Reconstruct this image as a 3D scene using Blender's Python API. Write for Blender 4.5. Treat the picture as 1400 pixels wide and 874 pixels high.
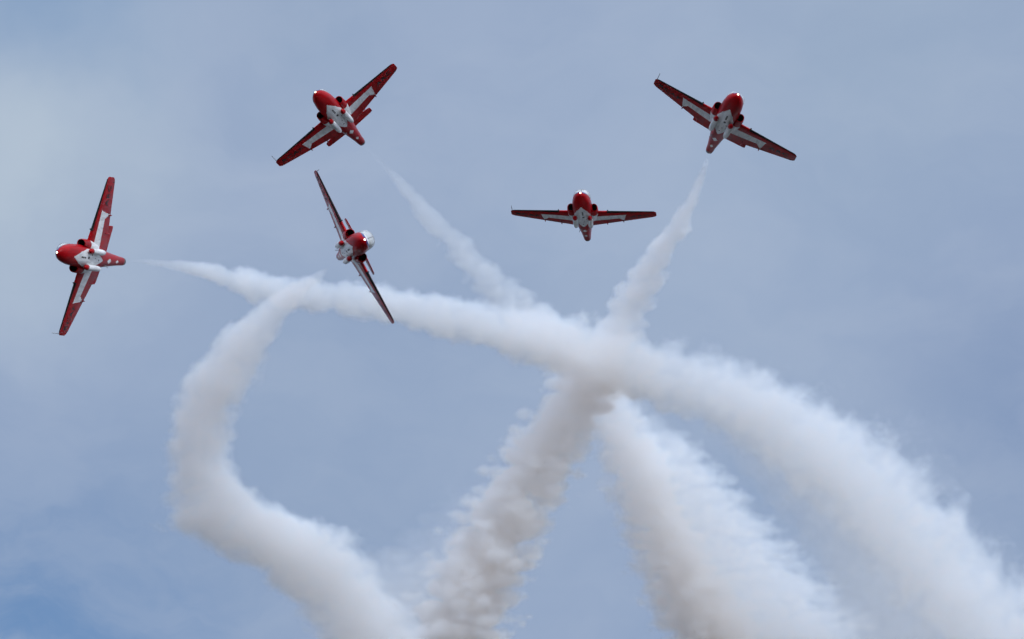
import bpy, bmesh, math, random
import numpy as np
from mathutils import Matrix, Vector
from mathutils.geometry import interpolate_bezier

S = bpy.context.scene
for o in list(bpy.data.objects):
    bpy.data.objects.remove(o, do_unlink=True)
COL = S.collection

# ------------------------------------------------------------------ camera, light, exposure
PITCH = 20.0
cd = bpy.data.cameras.new('camera')
cam = bpy.data.objects.new('camera', cd)
COL.objects.link(cam)
cam.location = (0, 0, 1.7)
cam.rotation_euler = (math.radians(90 + PITCH), 0, 0)
cd.sensor_width = 36.0
cd.lens = 36.0 * 8000.0 / 1400.0
cd.clip_start = 0.5
cd.clip_end = 30000
S.camera = cam
RC = Matrix.Rotation(math.radians(90 + PITCH), 3, 'X')      # camera axes -> world
CAMLOC = Vector((0, 0, 1.7))
FPX, CX, CY = 8000.0, 700.0, 437.0

def cam_to_world(v):
    return RC @ Vector(v) + CAMLOC

def pix_cam(px, py, d):
    return Vector(((px - CX) / FPX * d, -(py - CY) / FPX * d, -d))

SUN_DIR = (RC @ Vector((0.34, 0.76, 0.55))).normalized()
SUN_EL = math.asin(SUN_DIR.z)
SUN_AZ = math.atan2(SUN_DIR.x, SUN_DIR.y)
sl = bpy.data.lights.new('sun', 'SUN')
sl.energy = 1.5
sl.angle = math.radians(10.0)
sl.color = (1.0, 0.98, 0.96)
sun = bpy.data.objects.new('sun', sl)
COL.objects.link(sun)
sun.rotation_euler = SUN_DIR.to_track_quat('Z', 'Y').to_euler()
sun.location = (0, 0, 900)

S.view_settings.view_transform = 'Standard'
S.view_settings.look = 'None'
S.view_settings.exposure = 0.0
S.view_settings.gamma = 1.0
S.view_settings.use_curve_mapping = False
S.cycles.max_bounces = 14
S.cycles.volume_bounces = 7
S.cycles.use_adaptive_sampling = True
S.cycles.adaptive_threshold = 0.04
S.cycles.adaptive_min_samples = 20
S.cycles.transparent_max_bounces = 16
S.cycles.volume_step_rate = 1.0
S.cycles.volume_max_steps = 256
S.cycles.use_denoising = True
S.cycles.denoiser = 'OPENIMAGEDENOISE'

# ------------------------------------------------------------------ node helpers
class NT:
    def __init__(self, tree):
        self.t = tree
        tree.nodes.clear()
    def n(self, typ, **kw):
        nd = self.t.nodes.new(typ)
        for k, v in kw.items():
            setattr(nd, k, v)
        return nd
    def put(self, sock, v):
        if v is None:
            return
        if isinstance(v, bpy.types.NodeSocket):
            self.t.links.new(v, sock)
        else:
            sock.default_value = v
    def math(self, op, a, b=None, c=None, clamp=False):
        nd = self.n('ShaderNodeMath', operation=op, use_clamp=clamp)
        for i, v in enumerate((a, b, c)):
            self.put(nd.inputs[i], v)
        return nd.outputs[0]
    def vmath(self, op, a, b=None, scale=None):
        nd = self.n('ShaderNodeVectorMath', operation=op)
        self.put(nd.inputs[0], a)
        if b is not None:
            self.put(nd.inputs[1], b)
        if scale is not None:
            self.put(nd.inputs['Scale'], scale)
        return nd.outputs['Value'] if op in ('LENGTH', 'DISTANCE', 'DOT_PRODUCT') else nd.outputs[0]
    def noise(self, vec, scale, detail=3, rough=0.5, dist=0.0, lac=2.0):
        nd = self.n('ShaderNodeTexNoise')
        self.put(nd.inputs['Vector'], vec)
        nd.inputs['Scale'].default_value = scale
        nd.inputs['Detail'].default_value = detail
        nd.inputs['Roughness'].default_value = rough
        nd.inputs['Distortion'].default_value = dist
        nd.inputs['Lacunarity'].default_value = lac
        return nd
    def ramp(self, v, a, b, lo=0.0, hi=1.0, smooth=True):
        nd = self.n('ShaderNodeMapRange', interpolation_type='SMOOTHSTEP' if smooth else 'LINEAR')
        self.put(nd.inputs['Value'], v)
        nd.inputs['From Min'].default_value = a
        nd.inputs['From Max'].default_value = b
        nd.inputs['To Min'].default_value = lo
        nd.inputs['To Max'].default_value = hi
        return nd.outputs[0]
    def mixc(self, f, a, b):
        nd = self.n('ShaderNodeMix', data_type='RGBA')
        self.put(nd.inputs[0], f)
        self.put(nd.inputs[6], a)
        self.put(nd.inputs[7], b)
        return nd.outputs[2]

def srgb(r, g, b):
    f = lambda c: (c / 12.92 if c <= 0.04045 else ((c + 0.055) / 1.055) ** 2.4)
    return (f(r / 255), f(g / 255), f(b / 255), 1.0)

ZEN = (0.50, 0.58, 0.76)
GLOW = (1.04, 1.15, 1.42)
# ------------------------------------------------------------------ sky: physical sky seen through a thin grey cloud sheet
W = bpy.data.worlds.new('World')
S.world = W
W.use_nodes = True
g = NT(W.node_tree)
sky = g.n('ShaderNodeTexSky', sky_type='NISHITA')
sky.sun_disc = False
sky.sun_elevation = SUN_EL
sky.sun_rotation = SUN_AZ
sky.altitude = 200
sky.dust_density = 0.0
sky.ozone_density = 2.0
bg_sky = g.n('ShaderNodeBackground')
g.put(bg_sky.inputs['Color'], g.vmath('MULTIPLY', sky.outputs[0], (0.95, 1.04, 1.16)))
bg_sky.inputs['Strength'].default_value = 0.075
tc = g.n('ShaderNodeTexCoord')
D = tc.outputs['Generated']
warp = g.noise(D, 26, 4, 0.55)
wv = g.vmath('SUBTRACT', warp.outputs['Color'], (0.5, 0.5, 0.5))
Dw = g.vmath('ADD', D, g.vmath('SCALE', wv, scale=0.035))

def sky_patch(px, py, rad_px, soft=1.0):
    d = (RC @ pix_cam(px, py, 1.0)).normalized()
    dist = g.vmath('DISTANCE', Dw, tuple(d))
    return g.ramp(dist, rad_px / FPX * (1 - soft) , rad_px / FPX, 1.0, 0.0)

n1 = g.noise(Dw, 18, 5, 0.55).outputs['Fac']
n2 = g.noise(D, 60, 5, 0.6, 0.6).outputs['Fac']
nst = g.noise(g.vmath('MULTIPLY', Dw, (0.8, 1.0, 1.9)), 36, 6, 0.55, 0.15).outputs['Fac']
base = g.mixc(g.ramp(n1, 0.3, 0.7), srgb(147, 166, 196), srgb(157, 174, 201))
base = g.mixc(g.math('MULTIPLY', sky_patch(10, 215, 360), 0.9), base, srgb(180, 195, 211))
base = g.mixc(g.math('MULTIPLY', sky_patch(900, 330, 480), 0.5), base, srgb(159, 177, 203))
base = g.mixc(g.math('MULTIPLY', sky_patch(1200, 60, 380), 0.6), base, srgb(155, 174, 198))
base = g.mixc(g.math('MULTIPLY', sky_patch(90, -20, 240), 1.0), base, srgb(136, 162, 195))
base = g.mixc(g.math('MULTIPLY', sky_patch(420, 40, 220), 0.6), base, srgb(143, 164, 193))
base = g.mixc(g.math('MULTIPLY', sky_patch(450, 640, 420), 0.8), base, srgb(144, 164, 194))
base = g.mixc(g.math('MULTIPLY', sky_patch(1400, 560, 330), 0.8), base, srgb(134, 154, 188))
base = g.mixc(g.ramp(nst, 0.40, 0.75, 0.0, 0.20), base, srgb(178, 191, 211))
base = g.mixc(g.ramp(nst, 0.52, 0.26, 0.0, 0.12), base, srgb(132, 153, 186))
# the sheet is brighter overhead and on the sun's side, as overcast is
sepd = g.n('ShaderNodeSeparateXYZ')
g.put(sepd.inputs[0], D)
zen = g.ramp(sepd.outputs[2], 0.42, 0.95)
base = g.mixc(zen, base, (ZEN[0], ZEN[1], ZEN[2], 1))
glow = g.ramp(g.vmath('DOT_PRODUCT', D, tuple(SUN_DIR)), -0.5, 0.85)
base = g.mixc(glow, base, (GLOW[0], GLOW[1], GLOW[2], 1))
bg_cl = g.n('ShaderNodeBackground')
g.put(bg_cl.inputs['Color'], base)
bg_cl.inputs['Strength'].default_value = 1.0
# openings in the sheet through which the blue shows
gap = g.math('MULTIPLY', sky_patch(60, 930, 430), 1.0)
gap = g.math('MAXIMUM', gap, g.math('MULTIPLY', sky_patch(1420, 640, 260), 0.2))
gap = g.math('MAXIMUM', gap, g.math('MULTIPLY', sky_patch(1010, 800, 260), 0.25))
gap = g.math('MULTIPLY', gap, g.ramp(nst, 0.62, 0.4, 0.55, 1.0))
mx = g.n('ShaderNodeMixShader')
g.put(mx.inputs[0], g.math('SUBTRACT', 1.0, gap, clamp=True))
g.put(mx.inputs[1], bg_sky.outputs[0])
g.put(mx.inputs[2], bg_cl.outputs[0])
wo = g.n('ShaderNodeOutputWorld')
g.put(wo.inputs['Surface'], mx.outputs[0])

# ------------------------------------------------------------------ ground (below the frame; it only bounces dim green light up)
def mat_basic(name, col, rough=0.5, metal=0.0, coat=0.0, vary=0.0, vscale=3.0, spec=0.5, stretch=(1, 1, 1)):
    m = bpy.data.materials.new(name)
    m.use_nodes = True
    k = NT(m.node_tree)
    p = k.n('ShaderNodeBsdfPrincipled')
    out = k.n('ShaderNodeOutputMaterial')
    k.put(out.inputs['Surface'], p.outputs[0])
    c = (*col, 1.0)
    if vary > 0:
        t = k.n('ShaderNodeTexCoord')
        mp = k.n('ShaderNodeMapping')
        mp.inputs['Scale'].default_value = stretch
        k.put(mp.inputs['Vector'], t.outputs['Object'])
        nz = k.noise(mp.outputs[0], vscale, 6, 0.65).outputs['Fac']
        dark = tuple(x * (1 - vary) for x in col) + (1.0,)
        lite = tuple(min(1, x * (1 + vary * 0.6)) for x in col) + (1.0,)
        k.put(p.inputs['Base Color'], k.mixc(k.ramp(nz, 0.3, 0.7), dark, lite))
        k.put(p.inputs['Roughness'], k.ramp(nz, 0.3, 0.7, rough * 0.8, min(1, rough * 1.25)))
    else:
        p.inputs['Base Color'].default_value = c
        p.inputs['Roughness'].default_value = rough
    p.inputs['Metallic'].default_value = metal
    p.inputs['Coat Weight'].default_value = coat
    p.inputs['Coat Roughness'].default_value = 0.08
    p.inputs['Specular IOR Level'].default_value = spec
    return m

M_GRASS = mat_basic('dry_grass', (0.025, 0.024, 0.018), 0.9, vary=0.35, vscale=0.02)
bm = bmesh.new()
bmesh.ops.create_grid(bm, x_segments=40, y_segments=40, size=12000)
me = bpy.data.meshes.new('ground')
bm.to_mesh(me); bm.free()
me.materials.append(M_GRASS)
ground = bpy.data.objects.new('ground', me)
COL.objects.link(ground)
ground['kind'] = 'structure'

# ------------------------------------------------------------------ materials of the aircraft
RED = mat_basic('red_paint', (0.36, 0.0012, 0.005), 0.36, coat=0.08, vary=0.30, vscale=2.6, spec=0.15, stretch=(0.35, 1.3, 1.3))
WHITE = mat_basic('white_paint', (0.80, 0.82, 0.82), 0.38, coat=0.2, vary=0.26, vscale=3.0, stretch=(0.35, 1.4, 1.4))
BLUE = mat_basic('blue_paint', (0.012, 0.022, 0.16), 0.35, coat=0.3)
DARK = mat_basic('dark_strip', (0.012, 0.011, 0.011), 0.6, vary=0.3, vscale=4, spec=0.2)
BLACK = mat_basic('black_lettering', (0.012, 0.010, 0.012), 0.5)
HOLE = mat_basic('duct_interior', (0.01, 0.01, 0.011), 0.8)
STEEL = mat_basic('scorched_steel', (0.16, 0.14, 0.13), 0.42, metal=0.85, vary=0.4, vscale=6)
GREY = mat_basic('grey_metal', (0.32, 0.33, 0.34), 0.4, metal=0.3)
SEAT = mat_basic('seat_fabric', (0.05, 0.055, 0.05), 0.8)

def mat_canopy():
    m = bpy.data.materials.new('canopy_glass')
    m.use_nodes = True
    k = NT(m.node_tree)
    p = k.n('ShaderNodeBsdfPrincipled')
    p.inputs['Base Color'].default_value = (0.74, 0.78, 0.77, 1)
    p.inputs['Roughness'].default_value = 0.06
    p.inputs['Coat Weight'].default_value = 0.6
    t = k.n('ShaderNodeBsdfTransparent')
    t.inputs['Color'].default_value = (0.85, 0.9, 0.9, 1)
    mix = k.n('ShaderNodeMixShader')
    mix.inputs[0].default_value = 0.68
    k.put(mix.inputs[1], t.outputs[0]); k.put(mix.inputs[2], p.outputs[0])
    out = k.n('ShaderNodeOutputMaterial')
    k.put(out.inputs['Surface'], mix.outputs[0])
    return m
GLASS = mat_canopy()

def mat_lamp():
    m = bpy.data.materials.new('lit_lamp_lens')
    m.use_nodes = True
    k = NT(m.node_tree)
    e = k.n('ShaderNodeEmission')
    e.inputs['Color'].default_value = (1.0, 0.88, 0.72, 1)
    e.inputs['Strength'].default_value = 3.5
    out = k.n('ShaderNodeOutputMaterial')
    k.put(out.inputs['Surface'], e.outputs[0])
    return m
LAMP = mat_lamp()

# ------------------------------------------------------------------ mesh helpers
def pchip(xs, ys):
    xs = np.array(xs, float); ys = np.array(ys, float)
    if xs[0] > xs[-1]:
        xs = xs[::-1]; ys = ys[::-1]
    h = np.diff(xs); d = np.diff(ys) / h
    m = np.zeros_like(ys)
    m[0], m[-1] = d[0], d[-1]
    for i in range(1, len(ys) - 1):
        if d[i - 1] * d[i] > 0:
            w1 = 2 * h[i] + h[i - 1]; w2 = h[i] + 2 * h[i - 1]
            m[i] = (w1 + w2) / (w1 / d[i - 1] + w2 / d[i])
    def f(x):
        x = np.clip(x, xs[0], xs[-1])
        i = np.clip(np.searchsorted(xs, x) - 1, 0, len(h) - 1)
        t = (x - xs[i]) / h[i]
        return ((2 * t ** 3 - 3 * t ** 2 + 1) * ys[i] + (t ** 3 - 2 * t ** 2 + t) * h[i] * m[i]
                + (-2 * t ** 3 + 3 * t ** 2) * ys[i + 1] + (t ** 3 - t ** 2) * h[i] * m[i + 1])
    return f

def mesh_obj(name, verts, faces, mats, parent=None, idx=None, smooth=True):
    me = bpy.data.meshes.new(name)
    me.from_pydata([tuple(map(float, v)) for v in verts], [], faces)
    for m in mats:
        me.materials.append(m)
    if idx is not None:
        me.polygons.foreach_set('material_index', idx)
    if smooth:
        me.polygons.foreach_set('use_smooth', [True] * len(me.polygons))
    me.update()
    b = bmesh.new(); b.from_mesh(me)
    bmesh.ops.recalc_face_normals(b, faces=b.faces)
    b.to_mesh(me); b.free()
    o = bpy.data.objects.new(name, me)
    COL.objects.link(o)
    if parent:
        o.parent = parent
    return o

def loft(rings, closed=True, cap0=True, cap1=True):
    """rings: list of (n,3) arrays with the same n -> verts, faces"""
    n = len(rings[0])
    V = [tuple(v) for r in rings for v in r]
    Fc = []
    for i in range(len(rings) - 1):
        a, b = i * n, (i + 1) * n
        for j in range(n if closed else n - 1):
            k = (j + 1) % n
            Fc.append((a + j, a + k, b + k, b + j))
    if cap0:
        Fc.append(tuple(range(n - 1, -1, -1)))
    if cap1:
        Fc.append(tuple(range((len(rings) - 1) * n, len(rings) * n)))
    return V, Fc

def inpoly(x, y, poly):
    c = False
    j = len(poly) - 1
    for i in range(len(poly)):
        xi, yi = poly[i]; xj, yj = poly[j]
        if (yi > y) != (yj > y) and x < (xj - xi) * (y - yi) / (yj - yi) + xi:
            c = not c
        j = i
    return c

def centre(V, f):
    return tuple(sum(V[i][k] for i in f) / len(f) for k in range(3))

def tube_x(stations, nseg=28, cy=0.0, cz=0.0):
    """stations: (x, radius[, dy, dz]) -> lathe along x"""
    R = []
    for st in stations:
        x, r = st[0], st[1]
        dy = st[2] if len(st) > 2 else 0
        dz = st[3] if len(st) > 3 else 0
        a = np.linspace(0, 2 * math.pi, nseg, endpoint=False)
        R.append(np.stack([np.full(nseg, x), cy + dy + r * np.cos(a), cz + dz + r * np.sin(a)], 1))
    return R

def rod(p, q, r0, r1, n=8):
    p, q = Vector(p), Vector(q)
    d = (q - p).normalized()
    a = d.orthogonal().normalized(); b = d.cross(a)
    R = []
    for c, r in ((p, r0), (q, r1)):
        R.append(np.array([tuple(c + a * (r * math.cos(t)) + b * (r * math.sin(t))) for t in np.linspace(0, 2 * math.pi, n, endpoint=False)]))
    return loft(R)

def join(parts):
    V, Fc, idx = [], [], []
    for v, f, m in parts:
        o = len(V)
        V += [tuple(x) for x in v]
        Fc += [tuple(i + o for i in q) for q in f]
        idx += [m] * len(f) if isinstance(m, int) else list(m)
    return V, Fc, idx

# ------------------------------------------------------------------ the jet (x forward, y left, z up, metres)
FX = [4.57, 4.53, 4.42, 4.2, 3.9, 3.5, 2.9, 2.0, 1.0, 0.0, -1.0, -2.0, -3.0, -4.0, -4.45]
FW = [0.03, 0.14, 0.27, 0.41, 0.53, 0.63, 0.705, 0.74, 0.74, 0.70, 0.62, 0.52, 0.41, 0.31, 0.28]
FB = [-0.06, -0.14, -0.25, -0.37, -0.48, -0.57, -0.66, -0.73, -0.76, -0.75, -0.68, -0.58, -0.47, -0.37, -0.34]
FT = [0.04, 0.12, 0.19, 0.28, 0.36, 0.43, 0.50, 0.56, 0.60, 0.64, 0.64, 0.58, 0.47, 0.32, 0.24]
fw, fb, ft = pchip(FX, FW), pchip(FX, FB), pchip(FX, FT)

def fus_ring(x, n=120):
    w, b, t = float(fw(x)), float(fb(x)), float(ft(x))
    zc = b + (t - b) * 0.52
    a = np.linspace(0, 2 * math.pi, n, endpoint=False)
    ex = 2 / 2.35
    cy = np.sign(np.cos(a)) * np.abs(np.cos(a)) ** ex
    sz = np.sign(np.sin(a)) * np.abs(np.sin(a)) ** ex
    z = np.where(sz > 0, zc + (t - zc) * sz, zc + (zc - b) * sz)
    return np.stack([np.full(n, x), w * cy, z], 1)

DIAMOND = [(3.3, 0.0), (2.5, 0.40), (1.6, 0.62), (0.55, 0.60), (-0.65, 0.0), (0.55, -0.60), (1.6, -0.62), (2.5, -0.40)]
TAILD1 = [(-1.42, 0.0), (-1.78, 0.20), (-2.12, 0.0), (-1.78, -0.20)]
TAILD2 = [(-2.92, 0.0), (-3.2, 0.125), (-3.46, 0.0), (-3.2, -0.125)]
MARKS = [(2.42, 2.27, 0.035), (2.22, 2.07, 0.035), (2.02, 1.86, 0.035), (1.58, 1.40, 0.075), (0.66, 0.52, 0.04), (0.1, -0.04, 0.05),
         (1.12, 1.05, 0.07)]
MARKY = [0.05, 0.05, 0.05, 0.06, 0.08, 0.02, 0.3]
zline = pchip([4.6, 4.3, 3.6, 2.6, 1.0, -1.0, -3.0, -4.6], [0.02, 0.08, 0.19, 0.28, 0.36, 0.40, 0.36, 0.30])

def make_fuselage(parent):
    xs = list(np.concatenate([4.57 - 0.55 * (np.linspace(0, 1, 26) ** 1.7), np.linspace(4.0, -4.45, 215)]))
    rings = [fus_ring(x) for x in xs]
    V, Fc = loft(rings)
    idx = []
    for f in Fc:
        x, y, z = centre(V, f)
        zc = float(fb(x)) + (float(ft(x)) - float(fb(x))) * 0.5
        c = 0
        if z < zc - 0.05:
            if inpoly(x, y, DIAMOND):
                c = 1
                for (a, b, hw), my in zip(MARKS, MARKY):
                    if b < x < a and abs(y - my) < hw:
                        c = 3
            elif inpoly(x, y, TAILD1) or inpoly(x, y, TAILD2):
                c = 1
        else:
            zl = float(zline(x))
            if x < 4.46 and z > zl + 0.13:
                c = 1
            elif x < 4.5 and z > zl:
                c = 2
        idx.append(c)
    o = mesh_obj('fuselage', V, Fc, [RED, WHITE, BLUE, DARK], parent, idx)
    # jet pipe: steel ring with a dark bore
    R = tube_x([(-4.40, 0.285), (-4.62, 0.265), (-4.70, 0.255), (-4.70, 0.225), (-4.5, 0.215), (-4.3, 0.2)], 32, 0, -0.06)
    v, f = loft(R, cap0=False, cap1=True)
    ix = [0] * (32 * 3) + [1] * (len(f) - 96)
    mesh_obj('exhaust_nozzle', v, f, [STEEL, HOLE], parent, ix)
    return o

def airfoil(n):
    b = np.linspace(0, math.pi, n)
    c = 0.5 * (1 - np.cos(b))
    th = 5 * (0.2969 * np.sqrt(c) - 0.126 * c - 0.3516 * c ** 2 + 0.2843 * c ** 3 - 0.1015 * c ** 4)
    return c, th

LE = lambda y: 1.29 + (0.837 - 1.29) * (y - 0.6) / 4.85
TE = lambda y: -1.66 + (-0.261 + 1.66) * (y - 0.6) / 4.85
WZ = lambda y: -0.168 + (0.053 + 0.168) * (y - 0.6) / 4.85
THK = lambda y: 0.125 + (0.105 - 0.125) * (y - 0.6) / 4.85
STRIPE = [(0.27, 0.3), (0.25, 1.5), (0.24, 3.28), (0.30, 3.22), (0.93, 3.05), (0.60, 2.72), (0.60, 0.3)]      # (chord fraction, y)

def wing_low(x, y):
    le, te = LE(y), TE(y)
    c = (le - x) / (le - te)
    th = 5 * THK(y) * (0.2969 * math.sqrt(max(c, 0)) - 0.126 * c - 0.3516 * c * c + 0.2843 * c ** 3 - 0.1015 * c ** 4)
    return WZ(y) - th * 0.85 * (le - te)

def make_wing(parent, s):
    n = 46
    c, th = airfoil(n)
    ys = list(np.linspace(0.3, 5.2, 175)) + list(5.2 + 0.33 * np.sin(np.linspace(0.05, 1, 12) * math.pi / 2))
    rings, meta = [], []
    for y in ys:
        le, te = LE(y), TE(y)
        r = 0.33
        if y > 5.53 - r:
            e = r - math.sqrt(max(1e-4, r * r - (y - (5.53 - r)) ** 2))
            le, te = le - 0.75 * e, te + 0.75 * e
            k = max(0.12, math.sqrt(max(0, 1 - ((y - 5.2) / 0.335) ** 2)))
        else:
            k = 1
        ch = le - te
        t = THK(y) * ch * k
        up = np.stack([le - c * ch, np.full(n, s * y), WZ(y) + th * t * 1.15], 1)
        lo = np.stack([le - c * ch, np.full(n, s * y), WZ(y) - th * t * 0.85], 1)[1:-1][::-1]
        rings.append(np.concatenate([up, lo]))
    V, Fc = loft(rings)
    nr = len(rings[0])
    idx = []
    for q, f in enumerate(Fc):
        x, y, z = centre(V, f); y = abs(y)
        le, te = LE(y), TE(y)
        cc = (le - x) / (le - te)
        lower = (q % nr) >= n - 1 and q < len(Fc) - 2
        col = 0
        if lower:
            if cc < 0.055 and y > 1.85:
                col = 2
            elif inpoly(cc, y, STRIPE):
                col = 1
            if 0.735 < cc < 0.752 and 0.9 < y < 5.2:
                col = 2
            elif cc > 0.735 and (abs(y - 3.08) < 0.016 or abs(y - 5.2) < 0.016):
                col = 2
        else:
            if cc < 0.05 and y > 1.85:
                col = 2
            elif 0.2 < cc and y < 4.3 and q < len(Fc) - 2:
                col = 1
        idx.append(col)
    parts = [(V, Fc, idx)]
    # service lettering on the lower surface, read from below with the nose up
    txt = 'ARC' if s > 0 else 'RCAF'
    cu = bpy.data.curves.new('txt', 'FONT')
    cu.body = txt; cu.size = 0.62; cu.space_character = 1.25; cu.offset = 0.018; cu.align_x = 'CENTER'; cu.align_y = 'CENTER'
    to = bpy.data.objects.new('txt', cu)
    COL.objects.link(to)
    bpy.context.view_layer.update()
    tm = bpy.data.meshes.new_from_object(to)
    tv = []
    y0 = s * 4.28
    for v in tm.vertices:
        yy = y0 + v.co.x
        xx = (LE(abs(y0)) + TE(abs(y0))) / 2 + 0.02 + v.co.y + (0.10 * (abs(yy) - abs(y0)))
        tv.append((xx, yy, wing_low(xx, abs(yy)) - 0.015))
    tf = [tuple(p.vertices) for p in tm.polygons]
    bpy.data.objects.remove(to, do_unlink=True)
    parts.append((tv, tf, 3))
    VV, FF, II = join(parts)
    o = mesh_obj('wing', VV, FF, [RED, WHITE, DARK, BLACK], parent, II)
    # flap hinge fairings
    for y in (1.75, 3.0):
        ch = LE(y) - TE(y)
        xa = TE(y) + 0.22 * ch; xb = TE(y) - 0.10
        R = tube_x([(xa, 0.01), (xa - 0.12, 0.035), (xb + 0.15, 0.045), (xb, 0.012)], 10, s * y, WZ(y) - 0.07)
        v, f = loft(R)
        mesh_obj('hinge_fairing', v, f, [RED], o)
    # small dark fence wrapped round the leading edge
    y = 1.87
    R = []
    for dx, r in ((-0.34, 0.02), (-0.2, 0.10), (-0.02, 0.135), (0.05, 0.10), (0.085, 0.03)):
        a = np.linspace(0, 2 * math.pi, 14, endpoint=False)
        R.append(np.stack([np.full(14, LE(y) + dx), s * y + 0.06 * np.cos(a) * r / 0.13, WZ(y) + 0.01 + r * np.sin(a)], 1))
    v, f = loft(R)
    mesh_obj('leading_edge_fence', v, f, [DARK], o)
    if s < 0:
        y = 5.42
        v, f = rod((LE(y) - 0.12, -y, WZ(y)), (LE(y) + 0.95, -y, WZ(y) - 0.01), 0.028, 0.016, 8)
        mesh_obj('pitot_probe', v, f, [GREY], o)
    return o

def make_intake(parent, s):
    prof = [(1.90, 0.255), (1.95, 0.275), (1.93, 0.295), (1.82, 0.312), (1.5, 0.335), (1.0, 0.345), (0.4, 0.325), (-0.3, 0.27), (-1.0, 0.19), (-1.5, 0.09)]
    dy = pchip([-1.6, -0.3, 0.4, 1.0, 1.95], [-0.42, -0.22, -0.10, -0.03, 0.0])
    xs = []
    for i in range(len(prof) - 1):
        m = 4 if i < 3 else 14
        for t in np.linspace(0, 1, m, endpoint=False):
            xs.append((prof[i][0] * (1 - t) + prof[i + 1][0] * t, prof[i][1] * (1 - t) + prof[i + 1][1] * t))
    xs.append(prof[-1])
    n = 40
    R = []
    for x, r in xs:
        a = np.linspace(0, 2 * math.pi, n, endpoint=False)
        R.append(np.stack([np.full(n, x), s * (0.86 + float(dy(x)) + r * 0.98 * np.cos(a)), -0.10 + r * 1.08 * np.sin(a)], 1))
    V, Fc = loft(R, cap0=False)
    idx = []
    for f in Fc:
        x, y, z = centre(V, f)
        idx.append(1 if (z < -0.22 and x < 1.12 and x > -0.25) else 0)
    o = mesh_obj('air_intake', V, Fc, [RED, WHITE], parent, idx)
    R = []
    for x, r in ((1.905, 0.257), (1.6, 0.235), (1.2, 0.21)):
        a = np.linspace(0, 2 * math.pi, n, endpoint=False)
        R.append(np.stack([np.full(n, x), s * (0.86 + r * 0.98 * np.cos(a)), -0.10 + r * 1.08 * np.sin(a)], 1))
    v, f = loft(R, cap0=False)
    mesh_obj('intake_duct', v, f, [HOLE], o)
    return o

def make_tank(parent, s):
    y, z = s * 0.56, -0.80
    st = [(1.82, 0.01), (1.79, 0.06), (1.72, 0.11), (1.6, 0.155), (1.42, 0.185), (1.40, 0.187), (1.0, 0.20), (0.3, 0.20), (0.0, 0.19), (-0.25, 0.15), (-0.42, 0.09), (-0.5, 0.03)]
    R = tube_x(st, 26, y, z)
    V, Fc = loft(R[4:])
    pv, pf = loft([np.array([(1.0 - 1.2 * t + sgn * 0, y + sgn * 0.04, zz) for t, sgn in ((0, 0), (0.3, 1), (0.8, 1), (1, 0), (0.8, -1), (0.3, -1))]) for zz in (z + 0.1, -0.42)])
    VV, FF, II = join([(V, Fc, 0), (pv, pf, 0)])
    o = mesh_obj('smoke_oil_tank', VV, FF, [WHITE], parent, II)
    V, Fc = loft(R[:5])
    mesh_obj('tank_nose', V, Fc, [RED], o)
    return o

def make_fin(parent):
    zs = np.linspace(0.30, 1.26, 26)
    n = 24
    c, th = airfoil(n)
    R = []
    for z in zs:
        t = (z - 0.30) / 0.96
        le = -2.15 + (-3.45 + 2.15) * t
        te = -4.38 + (-4.62 + 4.38) * t
        ch = le - te
        k = 0.075 * ch
        a = np.stack([le - c * ch, th * k, np.full(n, z)], 1)
        b = np.stack([le - c * ch, -th * k, np.full(n, z)], 1)[1:-1][::-1]
        R.append(np.concatenate([a, b]))
    V, Fc = loft(R)
    idx = []
    for f in Fc:
        x, y, z = centre(V, f)
        idx.append(0 if x < -3.95 or z > 1.05 else 1)
    mesh_obj('tail_fin', V, Fc, [RED, WHITE], parent, idx)

def make_tailplane(parent):
    n = 24
    c, th = airfoil(n)
    ys = np.concatenate([[-2.06, -2.04, -1.98, -1.88], np.linspace(-1.7, 1.7, 25), [1.88, 1.98, 2.04, 2.06]])
    R = []
    for y in ys:
        t = abs(y) / 2.06
        le = -3.47 - 0.33 * t
        te = -4.62 + 0.16 * t
        e = max(0, abs(y) - 1.88) / 0.18
        k = math.sqrt(max(0.02, 1 - e * e))
        le -= 0.14 * (1 - k); te += 0.14 * (1 - k)
        ch = le - te
        a = np.stack([le - c * ch, np.full(n, y), 1.27 + th * 0.10 * ch * k], 1)
        b = np.stack([le - c * ch, np.full(n, y), 1.27 - th * 0.10 * ch * k], 1)[1:-1][::-1]
        R.append(np.concatenate([a, b]))
    V, Fc = loft(R)
    mesh_obj('tailplane', V, Fc, [RED], parent)
    R = tube_x([(-3.30, 0.01), (-3.38, 0.05), (-3.6, 0.085), (-4.3, 0.08), (-4.75, 0.02)], 16, 0, 1.27)
    V, Fc = loft(R)
    mesh_obj('tail_bullet_fairing', V, Fc, [RED], parent)

CXS = [3.95, 3.8, 3.5, 3.1, 2.7, 2.2, 1.6, 1.0, 0.4, -0.3, -0.9]
CT = [0.34, 0.47, 0.70, 0.90, 1.01, 1.06, 1.04, 0.96, 0.85, 0.72, 0.62]
CW = [0.12, 0.34, 0.53, 0.62, 0.655, 0.66, 0.62, 0.52, 0.40, 0.27, 0.12]
ctf, cwf = pchip(CXS, CT), pchip(CXS, CW)

def canopy_ring(x, n=40, grow=0.0):
    w, t = float(cwf(x)) + grow, float(ctf(x)) + grow
    zb = 0.24
    a = np.linspace(0, math.pi, n)
    return np.stack([np.full(n, x), w * np.sign(np.cos(a)) * np.abs(np.cos(a)) ** 0.8, zb + (t - zb) * np.sin(a) ** 0.85], 1)

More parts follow.
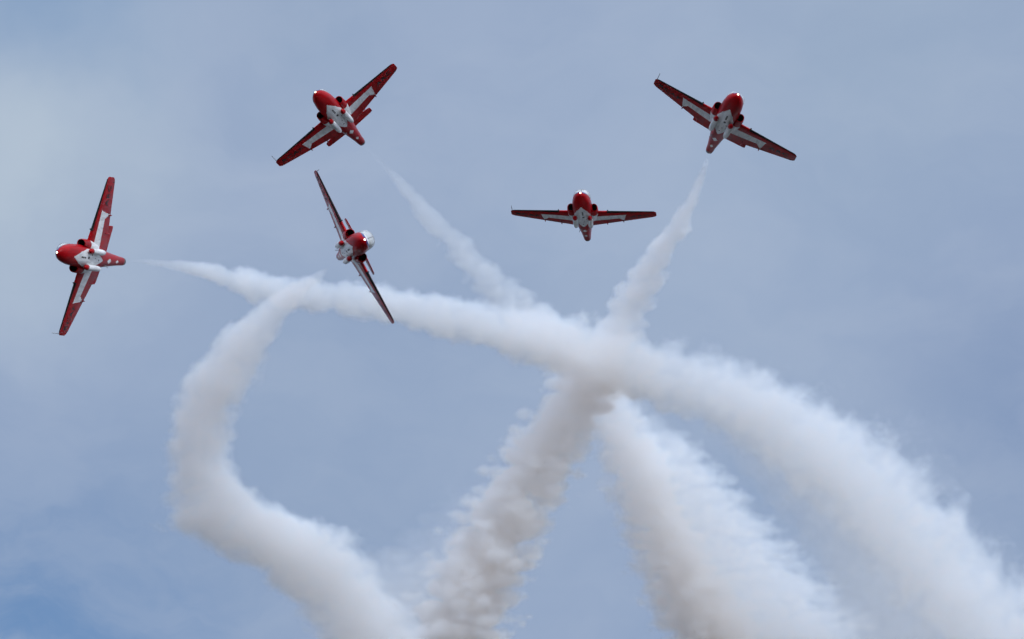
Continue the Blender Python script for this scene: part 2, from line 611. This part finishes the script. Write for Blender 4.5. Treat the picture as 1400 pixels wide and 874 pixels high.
def make_canopy(parent):
    xs = np.linspace(3.93, 0.75, 56)
    V, Fc = loft([canopy_ring(x) for x in xs], closed=False, cap0=False, cap1=False)
    o = mesh_obj('canopy', V, Fc, [GLASS], parent)
    parts = []
    for x in (3.0, 1.72, 0.78):          # windscreen arch, rear arch, sill end
        R = [canopy_ring(x + d, 40, gr) for d, gr in ((0.05, -0.01), (0.05, 0.016), (-0.05, 0.016), (-0.05, -0.01))]
        R.append(R[0])
        v, f = loft(R, closed=False, cap0=False, cap1=False)
        parts.append((v, f, 0))
    # spine bar along the top
    top = []
    for x in np.linspace(3.9, 0.8, 40):
        z = float(ctf(x))
        top.append(np.array([(x, 0.035, z - 0.02), (x, 0.03, z + 0.018), (x, -0.03, z + 0.018), (x, -0.035, z - 0.02)]))
    v, f = loft(top)
    parts.append((v, f, 0))
    V, Fc, I = join(parts)
    mesh_obj('canopy_frame', V, Fc, [GREY], o, I)
    # dorsal fairing behind the glass
    xs = np.linspace(0.77, -0.9, 30)
    V, Fc = loft([canopy_ring(x) for x in xs], closed=False, cap0=True, cap1=True)
    mesh_obj('dorsal_fairing', V, Fc, [WHITE], parent)
    for s in (1, -1):
        b = bmesh.new()
        for (sx, sy, sz, cx, cy, cz) in ((0.5, 0.42, 0.12, 2.15, 0.3, 0.6), (0.14, 0.40, 0.42, 1.92, 0.3, 0.72), (0.12, 0.24, 0.14, 1.95, 0.3, 0.9)):
            r = bmesh.ops.create_cube(b, size=1.0)
            for v in r['verts']:
                v.co = Vector((v.co.x * sx + cx, s * (v.co.y * sy + cy) * 0.92, v.co.z * sz + cz))
        me = bpy.data.meshes.new('cockpit_seat')
        b.to_mesh(me); b.free()
        me.materials.append(SEAT)
        so = bpy.data.objects.new('cockpit_seat', me)
        COL.objects.link(so); so.parent = parent

def make_small(parent):
    # nose lamp, lit
    b = bmesh.new()
    bmesh.ops.create_uvsphere(b, u_segments=20, v_segments=12, radius=0.08)
    for v in b.verts:
        v.co = Vector((v.co.x * 0.7 + 4.53, v.co.y, v.co.z + 0.035))
    me = bpy.data.meshes.new('landing_lamp')
    b.to_mesh(me); b.free()
    me.materials.append(LAMP)
    for p in me.polygons: p.use_smooth = True
    lo = bpy.data.objects.new('landing_lamp', me)
    COL.objects.link(lo); lo.parent = parent
    v, f = rod((-1.35, -0.30, -0.52), (-1.5, -0.42, -0.80), 0.03, 0.018, 8)
    mesh_obj('drain_mast', v, f, [GREY], parent)

def make_jet():
    root = bpy.data.objects.new('aerobatic_jet', None)
    COL.objects.link(root)
    root.empty_display_size = 2
    make_fuselage(root)
    for s in (1, -1):
        make_wing(root, s)
        make_intake(root, s)
        make_tank(root, s)
    make_fin(root)
    make_tailplane(root)
    make_canopy(root)
    make_small(root)
    return root

def copy_tree(o, parent=None):
    c = o.copy()
    COL.objects.link(c)
    if parent:
        c.parent = parent
    for ch in kids[o.name]:
        copy_tree(ch, c)
    return c

POSES = [
    ((-28.02, 4.15, -388.05), [[-0.3947, 0.3055, -0.8665], [0.0529, 0.9491, 0.3106], [0.9173, 0.0768, -0.3908]],
     'brightest red jet, banked almost on edge at the far left with its belly fully showing'),
    ((-12.48, 14.56, -420.79), [[-0.3285, 0.7664, -0.5521], [0.3523, 0.6417, 0.6812], [0.8763, 0.0293, -0.4808]],
     'jet at the top left, wings slanting up to the right, both tailplane halves showing'),
    ((-10.28, 4.61, -377.31), [[0.1889, 0.4576, 0.8689], [0.1008, -0.8892, 0.4463], [0.9768, 0.0033, -0.2141]],
     'jet seen nose on with edge-on wings and its pale canopy showing, above the curling smoke'),
    ((5.47, 7.92, -445.01), [[-0.0709, 0.9967, 0.0394], [0.3453, -0.0125, 0.9384], [0.9358, 0.0802, -0.3433]],
     'jet flying wings level toward the viewer with dark wings and no tailplane showing'),
    ((14.57, 13.57, -402.43), [[0.1756, 0.8762, 0.4489], [0.3761, -0.4811, 0.7919], [0.9098, 0.0298, -0.414]],
     'jet at the upper right, wings slanting down to the right, above a straight smoke trail'),
]
proto = make_jet()
kids = {}
for o in bpy.data.objects:
    kids.setdefault(o.name, [])
for o in bpy.data.objects:
    if o.parent:
        kids[o.parent.name].append(o)
jets = [proto] + [copy_tree(proto) for _ in POSES[1:]]
for jet, (T, R, lab) in zip(jets, POSES):
    Rm = RC @ Matrix(R)
    M = Rm.to_4x4()
    M.translation = cam_to_world(T)
    jet.matrix_world = M
    jet['label'] = lab
    jet['category'] = 'jet'
    jet['group'] = 'red and white display jets'

# ------------------------------------------------------------------ smoke trails: real volumes round a curved centreline
def curve_node(k, t, ts, vals, lo, hi):
    """float curve through (ts, vals), vals scaled to lo..hi -> socket in real units"""
    nd = k.n('ShaderNodeFloatCurve')
    cm = nd.mapping
    cm.use_clip = False
    c = cm.curves[0]
    pts = [(float(a), float((b - lo) / (hi - lo))) for a, b in zip(ts, vals)]
    c.points[0].location = pts[0]
    c.points[1].location = pts[-1]
    for p in pts[1:-1]:
        c.points.new(*p)
    for p in c.points:
        p.handle_type = 'AUTO_CLAMPED'
    cm.update()
    k.put(nd.inputs['Value'], t)
    return k.math('MULTIPLY_ADD', nd.outputs[0], hi - lo, lo)

DENS = 0.5
def smooth_line(x, y, xs):
    f = pchip(x, y)
    fine = np.linspace(x[0], x[-1], 400)
    v = f(fine)
    n = 18
    ker = np.hanning(2 * n + 3)[1:-1]; ker /= ker.sum()
    pad = np.concatenate([2 * v[0] - v[1:n + 1][::-1], v, 2 * v[-1] - v[-n - 1:-1][::-1]])
    return np.interp(xs, fine, np.convolve(pad, ker, 'valid'))
def make_trail(label, axis, pts, lobes=(), seed=0.0, nfreq=0.55, amp=0.55, step=0.6, puff=0.3, pfreq=0.55, squash=(1, 1, 1)):
    """pts: (px, py, half-thickness in px across, depth m, density) along the trail from the jet on.
    axis: 'x' or 'y', the camera axis along which the trail runs without turning back.
    lobes: further softer strands given the same way."""
    allpts = [pts] + [l for l in lobes]
    strands = []
    for P in allpts:
        arr = []
        for (px, py, hw, d, den) in P:
            c = pix_cam(px, py, d)
            arr.append((c.x, c.y, c.z, hw * 1.1 / FPX * d, den))
        arr = np.array(arr)
        if axis == 'x':
            u, v = arr[:, 0], arr[:, 1]
        else:
            u, v = -arr[:, 1], arr[:, 0]
        strands.append((u, v, arr[:, 2], arr[:, 3], arr[:, 4]))
    u0 = min(s[0].min() for s in strands); u1 = max(s[0].max() for s in strands)
    org_cam = Vector((strands[0][0][0], strands[0][1][0], strands[0][2][0])) if axis == 'x' else \
        Vector((strands[0][1][0], -strands[0][0][0], strands[0][2][0]))
    # local frame: x' along axis, y' across, z' toward the viewer
    if axis == 'x':
        B = Matrix(((1, 0, 0), (0, 1, 0), (0, 0, 1)))
        o_uvw = (org_cam.x, org_cam.y, org_cam.z)
    else:
        B = Matrix(((0, 1, 0), (-1, 0, 0), (0, 0, 1)))      # columns: x'=(0,-1,0), y'=(1,0,0)
        o_uvw = (-org_cam.y, org_cam.x, org_cam.z)
    m = bpy.data.materials.new('smoke')
    m.use_nodes = True
    k = NT(m.node_tree)
    tc = k.n('ShaderNodeTexCoord')
    P = tc.outputs['Object']
    sep = k.n('ShaderNodeSeparateXYZ')
    k.put(sep.inputs[0], P)
    Ps = k.vmath('ADD', P, (seed * 17.3, seed * 9.1, seed * 5.7))
    nzn = k.noise(Ps, nfreq * 1.15, 3, 0.66)
    nz = nzn.outputs['Fac']
    lump = k.math('MULTIPLY', k.math('SUBTRACT', nz, 0.5), 2.8)
    if puff:
        vo = k.n('ShaderNodeTexVoronoi', feature='F1')
        k.put(vo.inputs['Vector'], k.vmath('MULTIPLY', k.vmath('ADD', Ps, k.vmath('SCALE', nzn.outputs['Color'], scale=0.8)), squash))
        vo.inputs['Scale'].default_value = pfreq
        lump = k.math('MULTIPLY_ADD', k.math('SUBTRACT', 0.5, vo.outputs['Distance']), k.ramp(sep.outputs[0], 0.5, 9.0, 0.12 * puff / amp, puff / amp), lump)
    total = None
    rings = []
    geo = []
    for (u, v, w, r, den) in strands:
        ul, vl, wl = u - o_uvw[0], v - o_uvw[1], w - o_uvw[2]
        order = np.argsort(ul)
        ul, vl, wl, r, den = ul[order], vl[order], wl[order], r[order], den[order]
        a, b = ul[0], ul[-1]
        # resample finely (smooth) for both the shader curves and the domain mesh
        ts = np.linspace(0, 1, 40)
        us = a + (b - a) * ts
        vs, rs, ds = smooth_line(ul, vl, us), smooth_line(ul, r, us), pchip(ul, den)(us)
        wa, wb = np.polyfit(ul, wl, 1)          # depth runs evenly along the trail
        ws = wa * us + wb
        sl_v = np.gradient(vs, us)
        cv = 1 / np.sqrt(1 + sl_v ** 2)
        cw = np.full_like(us, 1 / math.sqrt(1 + wa ** 2))
        t = k.math('MULTIPLY_ADD', sep.outputs[0], 1 / (b - a), -a / (b - a))
        vc = curve_node(k, t, ts, vs, vs.min() - 0.01, vs.max() + 0.01)
        wc = k.math('MULTIPLY_ADD', sep.outputs[0], float(wa), float(wb))
        kr = curve_node(k, t, ts, 1 / rs, 0, (1 / rs).max())
        dn = curve_node(k, t, ts, ds * DENS, 0, max(ds.max() * DENS, 0.01))
        dv = k.math('MULTIPLY', k.math('SUBTRACT', sep.outputs[1], vc), float(np.mean(cv)) if np.ptp(cv) < 0.05 else curve_node(k, t, ts, cv, 0, 1))
        dw = k.math('MULTIPLY', k.math('SUBTRACT', sep.outputs[2], wc), float(cw[0]))
        dist = k.math('MULTIPLY', kr, k.math('SQRT', k.math('ADD', k.math('MULTIPLY', dv, dv), k.math('MULTIPLY', dw, dw))))
        val = k.math('ADD', k.math('SUBTRACT', 1.0, dist), k.math('MULTIPLY', lump, amp))
        soft = k.ramp(val, 0.0, 0.38)
        one = k.math('MULTIPLY', soft, dn)
        total = one if total is None else k.math('ADD', total, one)
        geo.append((us, vs, ws, rs, cv, cw))
    sc = k.n('ShaderNodeVolumeScatter')
    sc.inputs['Color'].default_value = (0.76, 0.885, 1.0, 1)
    sc.inputs['Anisotropy'].default_value = 0.0
    k.put(sc.inputs['Density'], total)
    out = k.n('ShaderNodeOutputMaterial')
    k.put(out.inputs['Volume'], sc.outputs[0])
    # domain: one closed tube that encloses all strands
    us = np.linspace(min(q[0][0] for q in geo), max(q[0][-1] for q in geo), 60)
    R = []
    for uu in us:
        lo_v, hi_v, lo_w, hi_w = 1e9, -1e9, 1e9, -1e9
        for (a_u, vs, ws, rs, cv, cw) in geo:
            if a_u[0] - 1e-6 <= uu <= a_u[-1] + 1e-6:
                vv = np.interp(uu, a_u, vs); ww = np.interp(uu, a_u, ws)
                rv = np.interp(uu, a_u, rs / cv) * 1.32; rw = np.interp(uu, a_u, rs / cw) * 1.32
                lo_v, hi_v = min(lo_v, vv - rv), max(hi_v, vv + rv)
                lo_w, hi_w = min(lo_w, ww - rw), max(hi_w, ww + rw)
        a = np.linspace(0, 2 * math.pi, 20, endpoint=False)
        R.append(np.stack([np.full(20, uu), (lo_v + hi_v) / 2 + (hi_v - lo_v) / 2 * np.cos(a), (lo_w + hi_w) / 2 + (hi_w - lo_w) / 2 * np.sin(a)], 1))
    V, Fc = loft(R)
    o = mesh_obj('smoke_trail', V, Fc, [m])
    M = (RC @ B).to_4x4()
    M.translation = cam_to_world(org_cam)
    o.matrix_world = M
    o['label'] = label
    o['category'] = 'smoke trail'
    o['group'] = 'white smoke trails of the jets'
    bb = np.array(V)
    size = (bb.max(0) - bb.min(0)).mean()
    m.cycles.volume_step_rate = step / (size / 10.0)
    return o

make_trail('long white smoke trail arching from the far left jet down to the lower right corner', 'x', [
    (176, 356, 1.875, 393.0, 0.24), (203, 358, 3.75, 393.0, 1.44), (230, 361, 6.75, 393.8, 1.8), (270, 368, 11.25, 394.6, 2.6), (315, 378, 15.75, 395.4, 2.2), (345, 391, 21.25, 396.3, 1.9), (380, 402, 22.1, 397.9, 1.7),
    (430, 404, 22.1, 399.5, 1.7), (500, 411, 24.65, 402.0, 1.6), (560, 422, 27.2, 403.6, 1.6), (640, 440, 30.6, 406.0, 1.5), (720, 458, 40, 408.5, 1.3), (800, 480, 44, 410.9, 1.2),
    (880, 508, 46, 413.3, 1.1), (950, 525, 46.5, 415.0, 0.85), (1030, 560, 53.94, 417.4, 0.722), (1110, 612, 61.38, 419.9, 0.595), (1180, 665, 67.89, 421.5, 0.51), (1240, 730, 71.61, 423.1, 0.468),
    (1300, 800, 74.4, 424.7, 0.468), (1370, 870, 78.12, 426.4, 0.468), (1440, 930, 79.98, 428.0, 0.468)],
    lobes=[[(960, 545, 37.2, 415.8, 0), (1040, 600, 65.1, 418.2, 0.136), (1120, 670, 83.7, 420.7, 0.153), (1190, 760, 102.3, 423.1, 0.153), (1250, 850, 120.9, 424.7, 0.153), (1310, 960, 130.2, 426.4, 0.153)]],
    seed=1.0, nfreq=0.5, amp=0.55, puff=0.3)
make_trail('smoke trail crossing behind the long arch, then fanning out downward with a dense left edge', 'y', [
    (500, 200, 2.34, 425.0, 0.085), (525, 226, 4.68, 426.0, 0.425), (550, 252, 7.8, 427.0, 1.1), (580, 288, 13.26, 428.0, 0.935), (620, 330, 18.72, 430.0, 0.765), (660, 372, 23.4, 432.0, 0.722),
    (710, 420, 28.08, 434.0, 0.68), (770, 480, 36, 436.0, 0.8), (830, 555, 42, 438.0, 1), (862, 620, 45.36, 440.0, 1.1), (885, 690, 45.36, 441.0, 1.1), (915, 760, 49.68, 442.0, 1.1),
    (950, 830, 56.16, 443.0, 1.1), (990, 900, 60.48, 444.0, 1.1)],
    lobes=[[(850, 560, 30, 439.0, 0), (900, 620, 52, 441.0, 0.663), (950, 700, 74, 443.0, 0.555), (1000, 780, 92, 445.0, 0.477), (1050, 850, 105, 446.0, 0.448), (1090, 910, 112, 447.0, 0.448)]],
    seed=2.0, nfreq=0.6, amp=0.5, puff=0.55, pfreq=0.6, squash=(2.0, 0.9, 0.9), step=0.5)
make_trail('straight smoke trail rising from the bottom centre to the upper right jet', 'y', [
    (969, 212, 2.82, 406.5, 0.44), (966, 224, 4.7, 406.9, 2.2), (956, 250, 6.618, 407.9, 3.52), (940, 285, 11.58, 408.9, 3.3), (920, 320, 16.54, 410.0, 3.08), (895, 360, 21.51, 411.5, 2.15), (870, 400, 24.82, 412.8, 2.15),
    (848, 440, 26.47, 414.2, 1.82), (822, 490, 35.72, 415.3, 1.82), (790, 540, 41.36, 415.7, 1.82), (755, 595, 47, 416.2, 1.82), (720, 655, 51.7, 416.6, 1.82), (690, 710, 55.46, 417.1, 1.82),
    (660, 770, 60.16, 417.5, 1.82), (635, 830, 63.92, 417.8, 1.82), (612, 900, 67.68, 418.0, 1.82)],
    lobes=[[(700, 620, 40, 417.1, 0.00), (640, 720, 60, 418.0, 0.11), (570, 800, 90, 418.7, 0.25), (560, 900, 120, 419.1, 0.34)]],
    seed=3.0, nfreq=0.7, amp=0.4, puff=0.95, pfreq=0.5, squash=(1.7, 0.9, 0.9))
make_trail('smoke trail curling in a hook from below the edge-on jet to the bottom centre', 'y', [
    (448, 366, 2.8, 385.0, 0.6), (432, 377, 7, 385.0, 1.6), (412, 391, 11.2, 386.0, 1.87), (384, 412, 18.72, 387.0, 1.7), (352, 444, 27.52, 388.0, 1.44), (322, 484, 35.15, 389.0, 1.36), (294, 530, 43.87, 390.0, 1.36),
    (275, 580, 42.8, 391.0, 1.36), (271, 625, 43.87, 392.0, 1.36), (288, 672, 50.29, 393.0, 1.27), (322, 708, 56.71, 394.0, 1.19), (372, 736, 59.92, 395.0, 1.1), (424, 772, 60.99, 396.0, 1.02), (466, 815, 59.92, 398.0, 0.935), (506, 865, 59.92, 400.0, 0.85), (545, 920, 59.92, 402.0, 0.85)],
    seed=4.0, nfreq=0.55, amp=0.45, puff=0.32, pfreq=0.5, squash=(1.6, 0.9, 0.9))
